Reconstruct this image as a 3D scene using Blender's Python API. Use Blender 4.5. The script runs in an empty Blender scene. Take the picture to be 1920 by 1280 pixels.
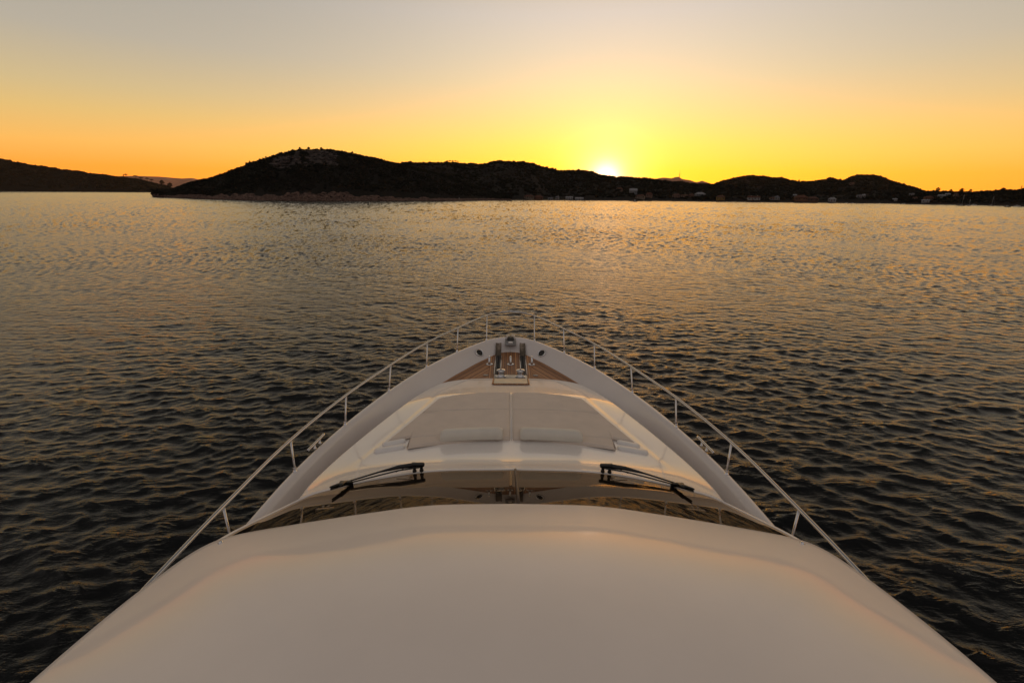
import bpy, bmesh, math, random
import numpy as np
from mathutils import Vector, Matrix
random.seed(7); rng = np.random.default_rng(11)
S = bpy.context.scene
COL = S.collection
R = math.radians

# ------------------------------------------------------------------ camera
F = 907.0; CAM = np.array([-0.07, 0.0, 7.6])
p, r, w = np.radians([16.98, 0.57, 0.45])
fw = np.array([np.sin(w)*np.cos(p), np.cos(w)*np.cos(p), -np.sin(p)])
rt0 = np.array([np.cos(w), -np.sin(w), 0.0]); up0 = np.cross(rt0, fw)
rt = rt0*np.cos(r)+up0*np.sin(r); up = up0*np.cos(r)-rt0*np.sin(r)
cd = bpy.data.cameras.new("camera"); cam = bpy.data.objects.new("camera", cd); COL.objects.link(cam)
m3 = Matrix((rt, up, -fw)).transposed()
cam.matrix_world = Matrix.Translation(Vector(CAM)) @ m3.to_4x4()
cd.sensor_width = 36; cd.lens = 36*F/1920; cd.clip_start = 0.05; cd.clip_end = 60000
S.camera = cam
S.view_settings.view_transform = 'Standard'; S.view_settings.look = 'None'
S.view_settings.exposure = 0; S.view_settings.gamma = 1

def az_el(px, py):
    d = fw+rt*(px-960)/F+up*(640-py)/F
    return math.atan2(d[0], d[1]), math.atan2(d[2], math.hypot(d[0], d[1]))
def sea_dist(px, py):
    a, e = az_el(px, py); return a, CAM[2]/math.tan(-e)
def polar(a, d, z=0.0): return Vector((CAM[0]+d*math.sin(a), CAM[1]+d*math.cos(a), z))

# ------------------------------------------------------------------ object helpers
def link(name, me, mat, parent=None, smooth=True):
    if mat is not None: me.materials.append(mat)
    o = bpy.data.objects.new(name, me); COL.objects.link(o)
    if parent is not None: o.parent = parent
    if smooth: me.shade_smooth()
    return o
def tag(o, label=None, cat=None, group=None, kind=None):
    if label: o['label'] = label
    if cat: o['category'] = cat
    if group: o['group'] = group
    if kind: o['kind'] = kind
    return o
def empty(name, loc=(0, 0, 0), rz=0.0):
    o = bpy.data.objects.new(name, None); COL.objects.link(o); o.location = loc
    o.rotation_euler = (0, 0, rz); o.empty_display_size = 0.2; return o

class MB:
    def __init__(s): s.v = []; s.f = []
    def add(s, vs, fs):
        b = len(s.v); s.v += [tuple(map(float, q)) for q in vs]; s.f += [[i+b for i in q] for q in fs]; return s
    def grid(s, rows, closed=False, cap=False):
        n = len(rows[0]); vs = [q for rw in rows for q in rw]; fs = []
        for i in range(len(rows)-1):
            for j in range(n if closed else n-1):
                a = i*n+j; b_ = i*n+(j+1) % n
                fs.append([a, b_, b_+n, a+n])
        if cap and closed:
            fs.append(list(range(n))[::-1]); fs.append([(len(rows)-1)*n+j for j in range(n)])
        return s.add(vs, fs)
    def tube(s, pts, rad, n=10, cap=True):
        pts = [Vector(q) for q in pts]; rows = []; ref = None
        for i, q in enumerate(pts):
            t = (pts[min(i+1, len(pts)-1)]-pts[max(i-1, 0)]).normalized()
            if ref is None: ref = Vector((0, 0, 1)) if abs(t.z) < .9 else Vector((1, 0, 0))
            u = t.cross(ref).normalized(); v = u.cross(t).normalized(); ref = v
            rr = rad[i] if isinstance(rad, (list, tuple)) else rad
            rows.append([q+u*rr*math.cos(a)+v*rr*math.sin(a) for a in [2*math.pi*k/n for k in range(n)]])
        return s.grid(rows, True, cap)
    def box(s, c, d, rz=0.0, bev=0.0, M=None):
        x, y, z = [k/2 for k in d]; c = Vector(c)
        if bev > 0:
            b = min(bev, x*.9, y*.9, z*.9); rows = []
            ring = lambda ex, ey, zz: [Vector(q) for q in [(ex-b, -ey, zz), (ex, -ey+b, zz), (ex, ey-b, zz), (ex-b, ey, zz), (-ex+b, ey, zz), (-ex, ey-b, zz), (-ex, -ey+b, zz), (-ex+b, -ey, zz)]]
            k = b*.3
            rows = [ring(x-b, y-b, -z), ring(x-k, y-k, -z+k), ring(x, y, -z+b), ring(x, y, z-b), ring(x-k, y-k, z-k), ring(x-b, y-b, z)]
            mm = MB(); mm.grid(rows, True, True); vs = [Vector(q) for q in mm.v]; fs = mm.f
        else:
            vs = [Vector((i*x, j*y, k*z)) for i in (-1, 1) for j in (-1, 1) for k in (-1, 1)]
            fs = [[0, 1, 3, 2], [4, 6, 7, 5], [0, 4, 5, 1], [2, 3, 7, 6], [0, 2, 6, 4], [1, 5, 7, 3]]
        rot = M if M is not None else Matrix.Rotation(rz, 3, 'Z')
        return s.add([rot @ q+c for q in vs], fs)
    def lathe(s, prof, c=(0, 0, 0), n=20, sx=1.0, sy=1.0, M=None):
        rows = []; c = Vector(c); M = M or Matrix.Identity(3)
        for rr, z in prof:
            rows.append([M @ Vector((rr*sx*math.cos(2*math.pi*k/n), rr*sy*math.sin(2*math.pi*k/n), z))+c for k in range(n)])
        return s.grid(rows, True, True)
    def mirror(s):
        n = len(s.v); s.v = s.v+[(-x, y, z) for x, y, z in s.v]
        s.f = s.f+[[i+n for i in q][::-1] for q in s.f]; return s
    def build(s, name, mat, parent=None, smooth=True, weld=0.0, auto=None, bevel=None):
        me = bpy.data.meshes.new(name); me.from_pydata(s.v, [], s.f)
        bm = bmesh.new(); bm.from_mesh(me)
        if weld: bmesh.ops.remove_doubles(bm, verts=bm.verts, dist=weld)
        bmesh.ops.recalc_face_normals(bm, faces=bm.faces)
        bm.to_mesh(me); bm.free()
        o = link(name, me, mat, parent, smooth)
        if smooth and auto:
            me.set_sharp_from_angle(angle=R(auto))
        return o

def spline(pts, per=8):
    P = [Vector(q) for q in pts]; out = []
    for i in range(len(P)-1):
        a = P[max(i-1, 0)]; b = P[i]; c = P[i+1]; d = P[min(i+2, len(P)-1)]
        d1 = max((b-a).length, 1e-6)**.5; d2 = max((c-b).length, 1e-6)**.5; d3 = max((d-c).length, 1e-6)**.5
        m1 = (c-b) if i == 0 else ((b-a)/d1-(c-a)/(d1+d2)+(c-b)/d2)*d2
        m2 = (c-b) if i == len(P)-2 else ((c-b)/d2-(d-b)/(d2+d3)+(d-c)/d3)*d2
        for k in range(per):
            t = k/per; t2 = t*t; t3 = t2*t
            out.append((2*t3-3*t2+1)*b+(t3-2*t2+t)*m1+(-2*t3+3*t2)*c+(t3-t2)*m2)
    out.append(P[-1].copy()); return out
def mir(pts):     # curve from the centreline to one side -> full curve
    return [Vector((-q[0], q[1], q[2])) for q in pts[:0:-1]]+[Vector(q) for q in pts]
def interp(x, xs, ys): return float(np.interp(x, xs, ys))

# ------------------------------------------------------------------ materials
def newmat(name):
    m = bpy.data.materials.new(name); m.use_nodes = True
    nt = m.node_tree; return m, nt, nt.nodes['Principled BSDF']
def N(nt, typ, **kw):
    n = nt.nodes.new(typ)
    for k, v in kw.items():
        if k[0] == '_': setattr(n, k[1:], v)
        else:
            key = int(k[1:]) if k[0] == 'i' and k[1:].isdigit() else k
            n.inputs[key].default_value = v
    return n
def pr(b, **kw):
    for k, v in kw.items(): b.inputs[k.replace('_', ' ')].default_value = v
def noise(nt, scale, detail=3, rough=.5, coord='Object', stretch=None):
    tc = nt.nodes.new('ShaderNodeTexCoord'); out = tc.outputs[coord]
    if stretch:
        mp = nt.nodes.new('ShaderNodeMapping'); mp.inputs['Scale'].default_value = stretch
        nt.links.new(out, mp.inputs['Vector']); out = mp.outputs['Vector']
    n = nt.nodes.new('ShaderNodeTexNoise'); n.inputs['Scale'].default_value = scale
    n.inputs['Detail'].default_value = detail; n.inputs['Roughness'].default_value = rough
    nt.links.new(out, n.inputs['Vector']); return n.outputs['Fac']
def ramp(nt, fac, stops):
    c = nt.nodes.new('ShaderNodeValToRGB'); e = c.color_ramp.elements
    while len(e) < len(stops): e.new(0.5)
    for i, (pos, colr) in enumerate(stops): e[i].position = pos; e[i].color = (*colr, 1)
    nt.links.new(fac, c.inputs['Fac']); return c.outputs['Color']
def bump(nt, h, strength, dist, b=None, prev=None):
    n = nt.nodes.new('ShaderNodeBump'); n.inputs['Strength'].default_value = strength
    n.inputs['Distance'].default_value = dist; nt.links.new(h, n.inputs['Height'])
    if prev is not None: nt.links.new(prev, n.inputs['Normal'])
    if b is not None: nt.links.new(n.outputs['Normal'], b.inputs['Normal'])
    return n.outputs['Normal']
def simple(name, c, rough=.5, metal=0, var=.12, scale=6, coat=0, bmp=0, bscale=40, spec=.5):
    m, nt, b = newmat(name)
    lo = tuple(k*(1-var) for k in c); hi = tuple(min(1, k*(1+var)) for k in c)
    nt.links.new(ramp(nt, noise(nt, scale), [(.3, lo), (.7, hi)]), b.inputs['Base Color'])
    pr(b, Roughness=rough, Metallic=metal, Coat_Weight=coat, Coat_Roughness=.04, Specular_IOR_Level=spec)
    if bmp: bump(nt, noise(nt, bscale), 1.0, bmp, b)
    return m
def gelcoat(name, c, rough, coat, coatr, wob=.0015, wscale=1.6):
    m, nt, b = newmat(name)
    lo = tuple(k*.955 for k in c)
    nt.links.new(ramp(nt, noise(nt, 1.4, 6, .6), [(.3, lo), (.65, c)]), b.inputs['Base Color'])
    pr(b, Roughness=rough, Coat_Weight=coat, Coat_Roughness=coatr)
    n1 = bump(nt, noise(nt, wscale, 2, .4), 1.0, wob)
    bump(nt, noise(nt, 9, 3, .5), 1.0, wob*.05, b, n1)
    sm = ramp(nt, noise(nt, 2.5, 5, .7), [(.35, (coatr,)*3), (.75, (coatr*1.8,)*3)])
    nt.links.new(sm, b.inputs['Coat Roughness'])
    return m
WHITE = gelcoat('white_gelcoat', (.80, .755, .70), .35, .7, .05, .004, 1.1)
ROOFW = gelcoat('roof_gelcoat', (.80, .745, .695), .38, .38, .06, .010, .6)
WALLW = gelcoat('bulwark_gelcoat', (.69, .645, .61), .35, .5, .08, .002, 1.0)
MOULD = simple('moulded_ledge', (.74, .72, .69), .4, coat=.2, var=.04)
CHROME = simple('stainless_steel', (.62, .615, .62), .10, 1, var=.05)
CHROMED = simple('dull_steel', (.32, .31, .30), .3, 1, var=.15, scale=20)
CHAIN = simple('galvanised_chain', (.06, .06, .06), .5, 1)
SMOKE = simple('polished_dark_steel', (.16, .13, .10), .14, 1, var=.3, scale=14)
BLACK = simple('black_plastic', (.012, .012, .012), .35, var=.2)
DARK = simple('recess_shade', (.01, .009, .008), .5)  # near-black colour standing in for shade inside recesses modelled without depth
RUBBER = simple('seam_rubber', (.05, .03, .022), .5)
CREAM = simple('cream_panel', (.62, .54, .40), .45, var=.05)
def glassmat():
    # bronze coated safety glass: dark body, brownish mirror reflection that grows at grazing angles
    m, nt, b = newmat('tinted_glass'); nt.nodes.remove(b)
    bn = bump(nt, noise(nt, .9, 1, .3), 1.0, .003)
    df = nt.nodes.new('ShaderNodeBsdfDiffuse'); df.inputs['Color'].default_value = (.012, .009, .007, 1)
    gl = nt.nodes.new('ShaderNodeBsdfGlossy'); gl.inputs['Color'].default_value = (.86, .72, .56, 1); gl.inputs['Roughness'].default_value = .012
    fr = nt.nodes.new('ShaderNodeFresnel'); fr.inputs['IOR'].default_value = 1.36
    for q in (df, gl, fr): nt.links.new(bn, q.inputs['Normal'])
    mx = nt.nodes.new('ShaderNodeMixShader'); nt.links.new(fr.outputs[0], mx.inputs[0]); nt.links.new(df.outputs[0], mx.inputs[1]); nt.links.new(gl.outputs[0], mx.inputs[2])
    nt.links.new(mx.outputs[0], nt.nodes['Material Output'].inputs['Surface']); return m
GLASS = glassmat()
def fabric(name, c):
    m, nt, b = newmat(name)
    nt.links.new(ramp(nt, noise(nt, 3, 5, .6), [(.3, tuple(k*.90 for k in c)), (.7, c)]), b.inputs['Base Color'])
    pr(b, Roughness=.75, Sheen_Weight=.15)
    n1 = bump(nt, noise(nt, 2.0, 3, .5), 1.0, .02)
    bump(nt, noise(nt, 260, 2, .5), .4, .002, b, n1); return m
PAD = fabric('sunpad_vinyl', (.655, .565, .475)); BOL = fabric('bolster_vinyl', (.68, .645, .565))
def teak():
    m, nt, b = newmat('teak_planks')
    tc = N(nt, 'ShaderNodeTexCoord'); sx = N(nt, 'ShaderNodeSeparateXYZ'); nt.links.new(tc.outputs['Object'], sx.inputs[0])
    def mt(op, a, bb=None, cc=None):
        n = nt.nodes.new('ShaderNodeMath'); n.operation = op
        for i, q in enumerate((a, bb, cc)):
            if q is None: continue
            if isinstance(q, (int, float)): n.inputs[i].default_value = q
            else: nt.links.new(q, n.inputs[i])
        return n.outputs[0]
    ax = mt('ABSOLUTE', sx.outputs[0])
    side = mt('ADD', mt('MULTIPLY', ax, .87), mt('MULTIPLY', sx.outputs[1], .5))
    mid = mt('LESS_THAN', ax, .62)
    u = mt('ADD', mt('MULTIPLY', mid, sx.outputs[0]), mt('MULTIPLY', mt('SUBTRACT', 1.0, mid), side))
    q = mt('DIVIDE', u, .062); fr = mt('FRACT', mt('ADD', q, 100.0)); fl = mt('FLOOR', mt('ADD', q, 100.0))
    caulk = mt('LESS_THAN', fr, .17)
    wn = nt.nodes.new('ShaderNodeTexWhiteNoise'); wn.noise_dimensions = '1D'; nt.links.new(fl, wn.inputs['W'])
    gr = noise(nt, 22, 4, .6, stretch=(3, .25, 1))
    a = mt('ADD', mt('MULTIPLY', wn.outputs[0], .5), mt('MULTIPLY', gr, .5))
    c = ramp(nt, a, [(.2, (.21, .085, .028)), (.8, (.52, .24, .085))])
    mx = N(nt, 'ShaderNodeMix', _data_type='RGBA'); nt.links.new(caulk, mx.inputs[0]); nt.links.new(c, mx.inputs[6])
    mx.inputs[7].default_value = (.012, .009, .008, 1); nt.links.new(mx.outputs[2], b.inputs['Base Color'])
    pr(b, Roughness=.5); bump(nt, mt('SUBTRACT', 1.0, caulk), .5, .003, b); return m
TEAK = teak()

# ------------------------------------------------------------------ YACHT
yacht = tag(empty('motor_yacht', (0, 0, 0)), 'large white motor yacht seen from its upper deck, bow pointing at the sunset', 'yacht')
gun = spline([(0, 15.24, 3.11), (.28, 15.20, 3.11), (.55, 15.09, 3.10), (.80, 14.90, 3.09), (1.20, 14.38, 3.08), (1.65, 13.72, 3.07), (2.34, 12.42, 3.06),
              (2.97, 10.76, 3.05), (3.44, 8.98, 3.05), (3.73, 7.24, 3.05), (3.82, 5.85, 3.05), (3.86, 4.5, 3.05), (3.87, 2, 3.05), (3.86, -2, 3.05), (3.78, -9, 3.05)], 7)
def zdeck(y): return interp(y, [8.5, 11.5, 15.2], [2.42, 2.70, 2.75])
G = mir(gun); nG = len(G)
def inward(i):
    t = (G[min(i+1, nG-1)]-G[max(i-1, 0)]); t.z = 0; t.normalize()
    return Vector((t.y, -t.x, 0)) if True else None
def Boff(y): return interp(y, [8, 10, 12, 13.5, 15.2], [.34, .42, .56, .58, .50])
rows = []; inner = []
for i, g in enumerate(G):
    n = inward(i)
    c = Vector((0, min(g.y-1.5, 12), g.z))-g
    if n.dot(c) < 0: n = -n
    B = Boff(g.y); dz = zdeck(g.y)-g.z
    pf = [(-.005, -.16), (-.012, -.10), (-.008, -.04), (.012, -.008), (.04, .004), (.09, .008), (.13, -.004), (.165, -.03), (.19, -.07), (.19+(B-.19)*.45, dz*.55), (B-.02, dz*.95), (B+.02, dz-.01)]
    rows.append([g+n*a+Vector((0, 0, b)) for a, b in pf]); inner.append(g+n*(B-.0)+Vector((0, 0, dz)))
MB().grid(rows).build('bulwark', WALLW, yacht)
# hull: topsides flare down to the waterline
hr = []
for i, g in enumerate(G):
    col_ = []
    for k in range(13):
        t = k/12
        wx = g.x*(1-.16*t**1.2-.30*t*max(0, (g.y-5)/10.2)) ; wy = g.y-(2.1*t**1.1)*max(0, g.y/15.2)**3
        col_.append(Vector((wx*(1.0 if k else 1), wy, g.z-.15-(g.z+.65)*t)))
    col_[0] = Vector((g.x, g.y, g.z-.15)); hr.append(col_)
hb = MB().grid(hr); n0 = len(hr[0])
aft = [hr[0][k] for k in range(n0)]; aftr = [hr[-1][k] for k in range(n0)]
hb.grid([aft, aftr]); hb.build('hull', WHITE, yacht, weld=.001, auto=40)
# teak deck
h = len(inner)//2; dk = MB(); rw = []
for k in range(h+1):
    a, b = inner[h-k], inner[h+k]
    rw.append([a.lerp(b, s/12) for s in range(13)])
dk.grid(rw).build('teak_deck', TEAK, yacht, smooth=False)

# coachroof -----------------------------------------------------------------
cedge = [(0, 12.28, 2.80), (.9, 12.25, 2.80), (1.4, 12.13, 2.80), (1.78, 11.9, 2.81), (2.02, 11.5, 2.84), (2.2, 10.85, 2.93), (2.33, 10.2, 3.03), (2.72, 8.8, 3.09),
         (3.03, 7.6, 3.12), (3.17, 6.7, 3.17), (3.16, 6.1, 3.25), (3.30, 5.55, 3.38), (3.44, 5.0, 3.54), (3.51, 4.4, 3.70), (3.54, 3.4, 3.9), (3.56, 1, 3.95), (3.56, -5, 3.95)]
CE = spline(cedge, 7)
zc_y = [-5, 5.0, 6.05, 6.2, 6.3, 6.42, 6.56, 6.72, 6.9, 7.1, 7.3, 7.5, 7.75, 8.0, 10.3, 11.0, 11.9, 12.28]; zc_v = [3.9, 3.9, 3.81, 3.745, 3.694, 3.634, 3.566, 3.498, 3.434, 3.376, 3.334, 3.306, 3.285, 3.27, 3.17, 3.045, 2.87, 2.80]
ridge_y = [6.8, 7.9, 10.0, 10.8, 11.7, 12.2]; ridge_x = [2.75, 2.42, 1.80, 1.74, 1.32, 1.1]
def sstep(x): x = max(0, min(1, x)); return x*x*(3-2*x)
def coach_z(x, y, W=None, ze=None):
    if W is None:
        ys = [q.y for q in CE][::-1]; W = interp(y, ys, [q.x for q in CE][::-1]); ze = interp(y, ys, [q.z for q in CE][::-1])
    zc = interp(y, zc_y, zc_v); ra = min(1, abs(x)/max(W, .01)); pw = interp(y, [6, 7.6, 9], [2.6, 3.2, 3.0])
    z = ze+(zc-ze)*(1-ra**pw)
    xr = interp(y, ridge_y, ridge_x); f = sstep((xr-abs(x))/.10+.5)*sstep((y-6.9)/.6)*sstep((12.2-y)/.3)
    return z+.025*f*(1-ra**6)
rows = []
ns = 40
for q in CE:
    # rows across at constant y; the front rows narrow to the centreline
    rr = []
    for k in range(-ns, ns+1):
        s = k/ns; x = q.x*math.sin(s*math.pi/2)
        yy = q.y
        rr.append(Vector((x, yy, coach_z(x, yy, max(q.x, .02), q.z))))
    rows.append(rr)
# resample: finer rows in y
fine = []
for i in range(len(rows)-1):
    d = abs(rows[i][0].y-rows[i+1][0].y); nn = max(1, int(d/.07)) if rows[i][0].y > 5.5 else 1
    for k in range(nn):
        t = k/nn; a = CE[i].lerp(CE[i+1], t)
        fine.append([Vector((max(a.x, .02)*math.sin(s/ns*math.pi/2), a.y, coach_z(a.x*math.sin(s/ns*math.pi/2), a.y, max(a.x, .02), a.z))) for s in range(-ns, ns+1)])
cb = MB().grid(fine)
# rounded shoulder and side wall down to the deck
full = mir(CE); sh = []
for i, q in enumerate(full):
    t = (full[min(i+1, len(full)-1)]-full[max(i-1, 0)]); t.z = 0; t.normalize(); n = Vector((-t.y, t.x, 0))
    if n.dot(Vector((q.x, q.y-8 if q.y > 11.9 else 0, 0))) < 0: n = -n
    zb = zdeck(q.y)-.02
    sh.append([q, q+n*.03+Vector((0, 0, -.012)), q+n*.05+Vector((0, 0, -.04)), q+n*.055+Vector((0, 0, -.08)), Vector((q.x+n.x*.07, q.y+n.y*.07, min(zb, q.z-.1)))])
cb.grid(sh).build('coachroof', WHITE, yacht, weld=.002, auto=55)

# windscreen ------------------------------------------------------------------
gb = [(0, 6.10, 3.815), (1.15, 6.09, 3.785), (1.95, 6.04, 3.68), (2.55, 6.03, 3.53), (2.90, 6.05, 3.41), (3.08, 5.97, 3.355), (3.25, 5.58, 3.435), (3.41, 5.0, 3.60), (3.48, 4.4, 3.76), (3.51, 3.4, 3.96), (3.53, 1, 4.0), (3.53, -5, 4.0)]
gt = [(0, 4.18, 4.52), (.86, 4.15, 4.515), (1.40, 4.07, 4.49), (2.12, 3.95, 4.44), (2.52, 3.85, 4.40), (2.66, 3.83, 4.38), (2.82, 3.70, 4.35), (2.98, 3.42, 4.34), (3.10, 3.05, 4.34), (3.24, 2.5, 4.36), (3.32, 1, 4.38), (3.34, -5, 4.4)]
def sstep(x): x = max(0, min(1, x)); return x*x*(3-2*x)
def lift(pts):
    out = []
    for x, y, z in pts:
        dz = .21+.40*(1-sstep((y-2.1)/2.1))
        out.append(((7.6-z-dz)/(7.6-z)*x, (7.6-z-dz)/(7.6-z)*y if y > -2 else y, z+dz))
    return out
GB = mir(spline(gb, 8)); GT = mir(spline(lift(gt), 8)); rows = []
for a, b in zip(GB, GT):
    c = []
    for k in range(15):
        t = k/14; q = a.lerp(b, t); q.z += .012*math.sin(math.pi*t); c.append(q)
    rows.append(c)
ws = MB().grid(rows).build('windscreen', GLASS, yacht)
tr = MB(); rows = []
for i, q in enumerate(GB):
    o = Vector((q.x, q.y-3.0 if abs(q.x) < 3 else 0, 0)).normalized()
    rows.append([q+o*.05+Vector((0, 0, -.045)), q+o*.045+Vector((0, 0, .004)), q+o*.02+Vector((0, 0, .014)), q-o*.012+Vector((0, 0, .012)), q-o*.02+Vector((0, 0, -.01))])
tr.grid(rows).build('windscreen_trim', WHITE, ws)
for x in (0.045,):
    MB().tube([(x, 6.09, 3.83), (x, 5.5, 4.095), (x, 4.8, 4.405), (x, 3.88, 4.745)], .016, 6).build('centre_seam', RUBBER, ws)

# wheelhouse roof -----------------------------------------------------------
ro = spline(lift([(0, 4.235, 4.58), (.86, 4.205, 4.575), (1.40, 4.125, 4.55), (2.14, 4.00, 4.50), (2.62, 3.92, 4.455), (2.82, 3.87, 4.425), (2.96, 3.74, 4.41), (3.09, 3.45, 4.40), (3.18, 3.15, 4.40),
             (3.25, 2.85, 4.40), (3.315, 2.47, 4.40), (3.38, 1.6, 4.42), (3.42, 0, 4.44), (3.42, -5, 4.46)]), 7)
RO = mir(ro); rows = []
for q in RO:
    c = Vector((0, -math.log(math.exp(-1.3*q.y)+math.exp(-1.3))/1.3 if q.y > -3 else q.y, 5.22)); c.z = interp(c.y, [-5, 0, 1], [5.48, 5.43, 5.40]); rr = []
    vx, vy = q.x-c.x, q.y-c.y; rq = math.hypot(vx, vy); fy = sstep((q.y-.2)/1.5)
    re_ = 1/math.sqrt((vx/rq/3.14)**2+(vy/rq/2.92)**2); kk = max(0, 1-re_/rq)*1.0*fy
    for k in range(41):
        t = (k/40)**.8; z = q.z+(c.z-q.z)*(1-t**interp(q.y, [1, 3.4], [2.0, 2.4])); t2 = t*(1-kk*(1-t)); rr.append(Vector((c.x+vx*t2, c.y+vy*t2, z)))
    o = (q-c); o.z = 0; o.normalize()
    rr += [q+o*.012+Vector((0, 0, -.014)), q+o*.016+Vector((0, 0, -.04)), q+o*.004+Vector((0, 0, -.065)), q-o*.14+Vector((0, 0, -.07))]
    rows.append(rr)
rf = MB().grid(rows).build('wheelhouse_roof', ROOFW, yacht, weld=.0005)
for x, y, z in ((2.50, 3.50, 4.715), (-2.52, 3.47, 4.72)):
    MB().lathe([(.022, -.01), (.022, .006), (.012, .018), (.001, .02)], (x, y, z), 12).build('roof_stud', CHROME, rf)
MB().box((0, -5.03, 4.15), (6.9, .06, 2.2), bev=.02).build('aft_bulkhead', WHITE, yacht)

# sun pads and bolsters ------------------------------------------------------
def seg_dist(x, y, poly):
    best = 9
    for i in range(len(poly)):
        ax, ay = poly[i]; bx, by = poly[(i+1) % len(poly)]; dx, dy = bx-ax, by-ay
        t = max(0, min(1, ((x-ax)*dx+(y-ay)*dy)/(dx*dx+dy*dy))); best = min(best, math.hypot(x-ax-t*dx, y-ay-t*dy))
    return best
FX = [.022, .6, 1.15, 1.62, 1.80, 1.98, 2.17, 2.29]; FY = [10.30, 10.29, 10.19, 10.0, 9.45, 8.85, 8.25, 7.93]
def pad_cushion(s, poly, th, name, mat):
    def rear(x): return interp(x, [.022, .6, 1.25, 1.84], [7.90, 7.86, 7.74, 7.55]) if x < 1.85 else interp(x, [1.85, 2.29], [8.02, 7.925])
    xs = [.022+.006*k for k in range(4)]+list(np.linspace(.05, 1.80, 40))+[1.81, 1.82, 1.83, 1.835, 1.84, 1.8449]+[1.856, 1.862, 1.87, 1.885, 1.9]+list(np.linspace(1.93, 2.285, 10))
    vs = [0, .002, .005, .01, .016]+list(np.linspace(.03, .97, 120))+[.984, .99, .995, .998, 1]
    rows = []
    for x in xs:
        y0, y1 = rear(x), max(interp(x, FX, FY), rear(x)+.003); rr = []
        for k, v in enumerate(vs):
            y = y0+(y1-y0)*v; d = seg_dist(x, y, poly); e = min(1, d/.05)
            z = coach_z(x, y)-.012+(th+.012)*math.sqrt(max(0, 1-(1-e)**2))+.006*min(1, d/.5)
            z -= .016*math.exp(-((y-(9.25-.04*x))/.016)**2)+.014*math.exp(-((y-(8.12-.08*x))/.016)**2)*(x > 1.38)
            rr.append(Vector((s*x, y, z)))
        rows.append(rr)
    return MB().grid(rows).build(name, mat)
padR = [(.022, 10.30), (.6, 10.29), (1.15, 10.19), (1.62, 10.0), (1.80, 9.45), (1.98, 8.85), (2.17, 8.25), (2.28, 7.93), (1.88, 8.02), (1.82, 7.55), (1.25, 7.74), (.6, 7.86), (.022, 7.90)]
for s, lab in ((-1, 'left half of the beige foredeck sun pad, left of the centre seam'), (1, 'right half of the beige foredeck sun pad, right of the centre seam')):
    o = pad_cushion(s, padR, .055, 'sun_pad', PAD)
    tag(o, lab, 'sun pad', 'sun pads on the foredeck')
    b = MB(); rows = []
    x0, x1 = (.16, 1.28); nx = 24
    sec = [(-.20, 0), (-.205, .05), (-.19, .10), (-.15, .135), (-.09, .145), (-.02, .135), (.06, .11), (.14, .07), (.20, .03), (.215, 0)]
    for k in range(nx+1):
        t = k/nx; x = x0+(x1-x0)*t; e = min(1, min(t, 1-t)*nx/1.6)**.5; yb = 8.045-.09*t*t
        rows.append([Vector((s*x, yb+u*(.9+.1*e), coach_z(x, yb)+.056+v*1.12*(.75+.25*e))) for u, v in sec])
    b.grid(rows); m_ = len(sec)
    b.add(rows[0], [list(range(m_))]); b.add(rows[-1], [list(range(m_))])
    ob = b.build('bolster_cushion', BOL, None, weld=.0004, auto=60)
    tag(ob, 'padded %s headrest bolster lying on the rear edge of the sun pad' % ('left' if s < 0 else 'right'), 'bolster', 'headrest bolsters on the sun pads')
    # moulded ledges beside the pad
    for (xa, ya, xb, yb, wd) in ((1.93, 7.955, 2.34, 7.84, .15), (1.89, 7.70, 2.42, 7.58, .17)):
        cx, cy = (xa+xb)/2, (ya+yb)/2; ln = math.hypot(xb-xa, yb-ya)
        an = math.atan2(yb-ya, (xb-xa)*s)
        tilt = math.atan2(coach_z(xb, yb)-coach_z(xa, ya), ln)*(1 if s > 0 else -1)
        M = Matrix.Rotation(an if s > 0 else math.atan2(yb-ya, -(xb-xa))+math.pi, 3, 'Z') @ Matrix.Rotation(-tilt, 3, 'Y')
        MB().box((s*cx, cy, coach_z(cx, cy)-.008), (ln, wd, .09), bev=.035, M=M).build('moulded_ledge', MOULD, yacht)
# centre groove piping between pads
MB().tube([(0, 10.3, coach_z(0, 10.3)+.012), (0, 9, coach_z(0, 9)+.012), (0, 7.9, coach_z(0, 7.9)+.012)], .010, 6).build('pad_channel', MOULD, yacht)

# hatch --------------------------------------------------------------------
za, zb = coach_z(0, 12.0)+.02, coach_z(0, 11.28)+.02; sl = math.atan2(za-zb, .72)
M = Matrix.Rotation(sl, 3, 'X')
ht = MB().box((0, 11.64, (za+zb)/2+.012), (.86, .70, .03), bev=.012, M=M).build('locker_hatch', CREAM, yacht)
b = MB()
for x in (-.455, .455): b.box((x, 11.66, (za+zb)/2+.004), (.035, .76, .03), M=M)
b.box((0, 11.275, zb+.003), (.87, .03, .03), M=M); b.build('teak_border', TEAK, ht, smooth=False)
for x in (-.18, .18): MB().box((x, 11.93, za+.016), (.10, .06, .03), bev=.005, M=M).build('hinge', BLACK, ht)

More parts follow.
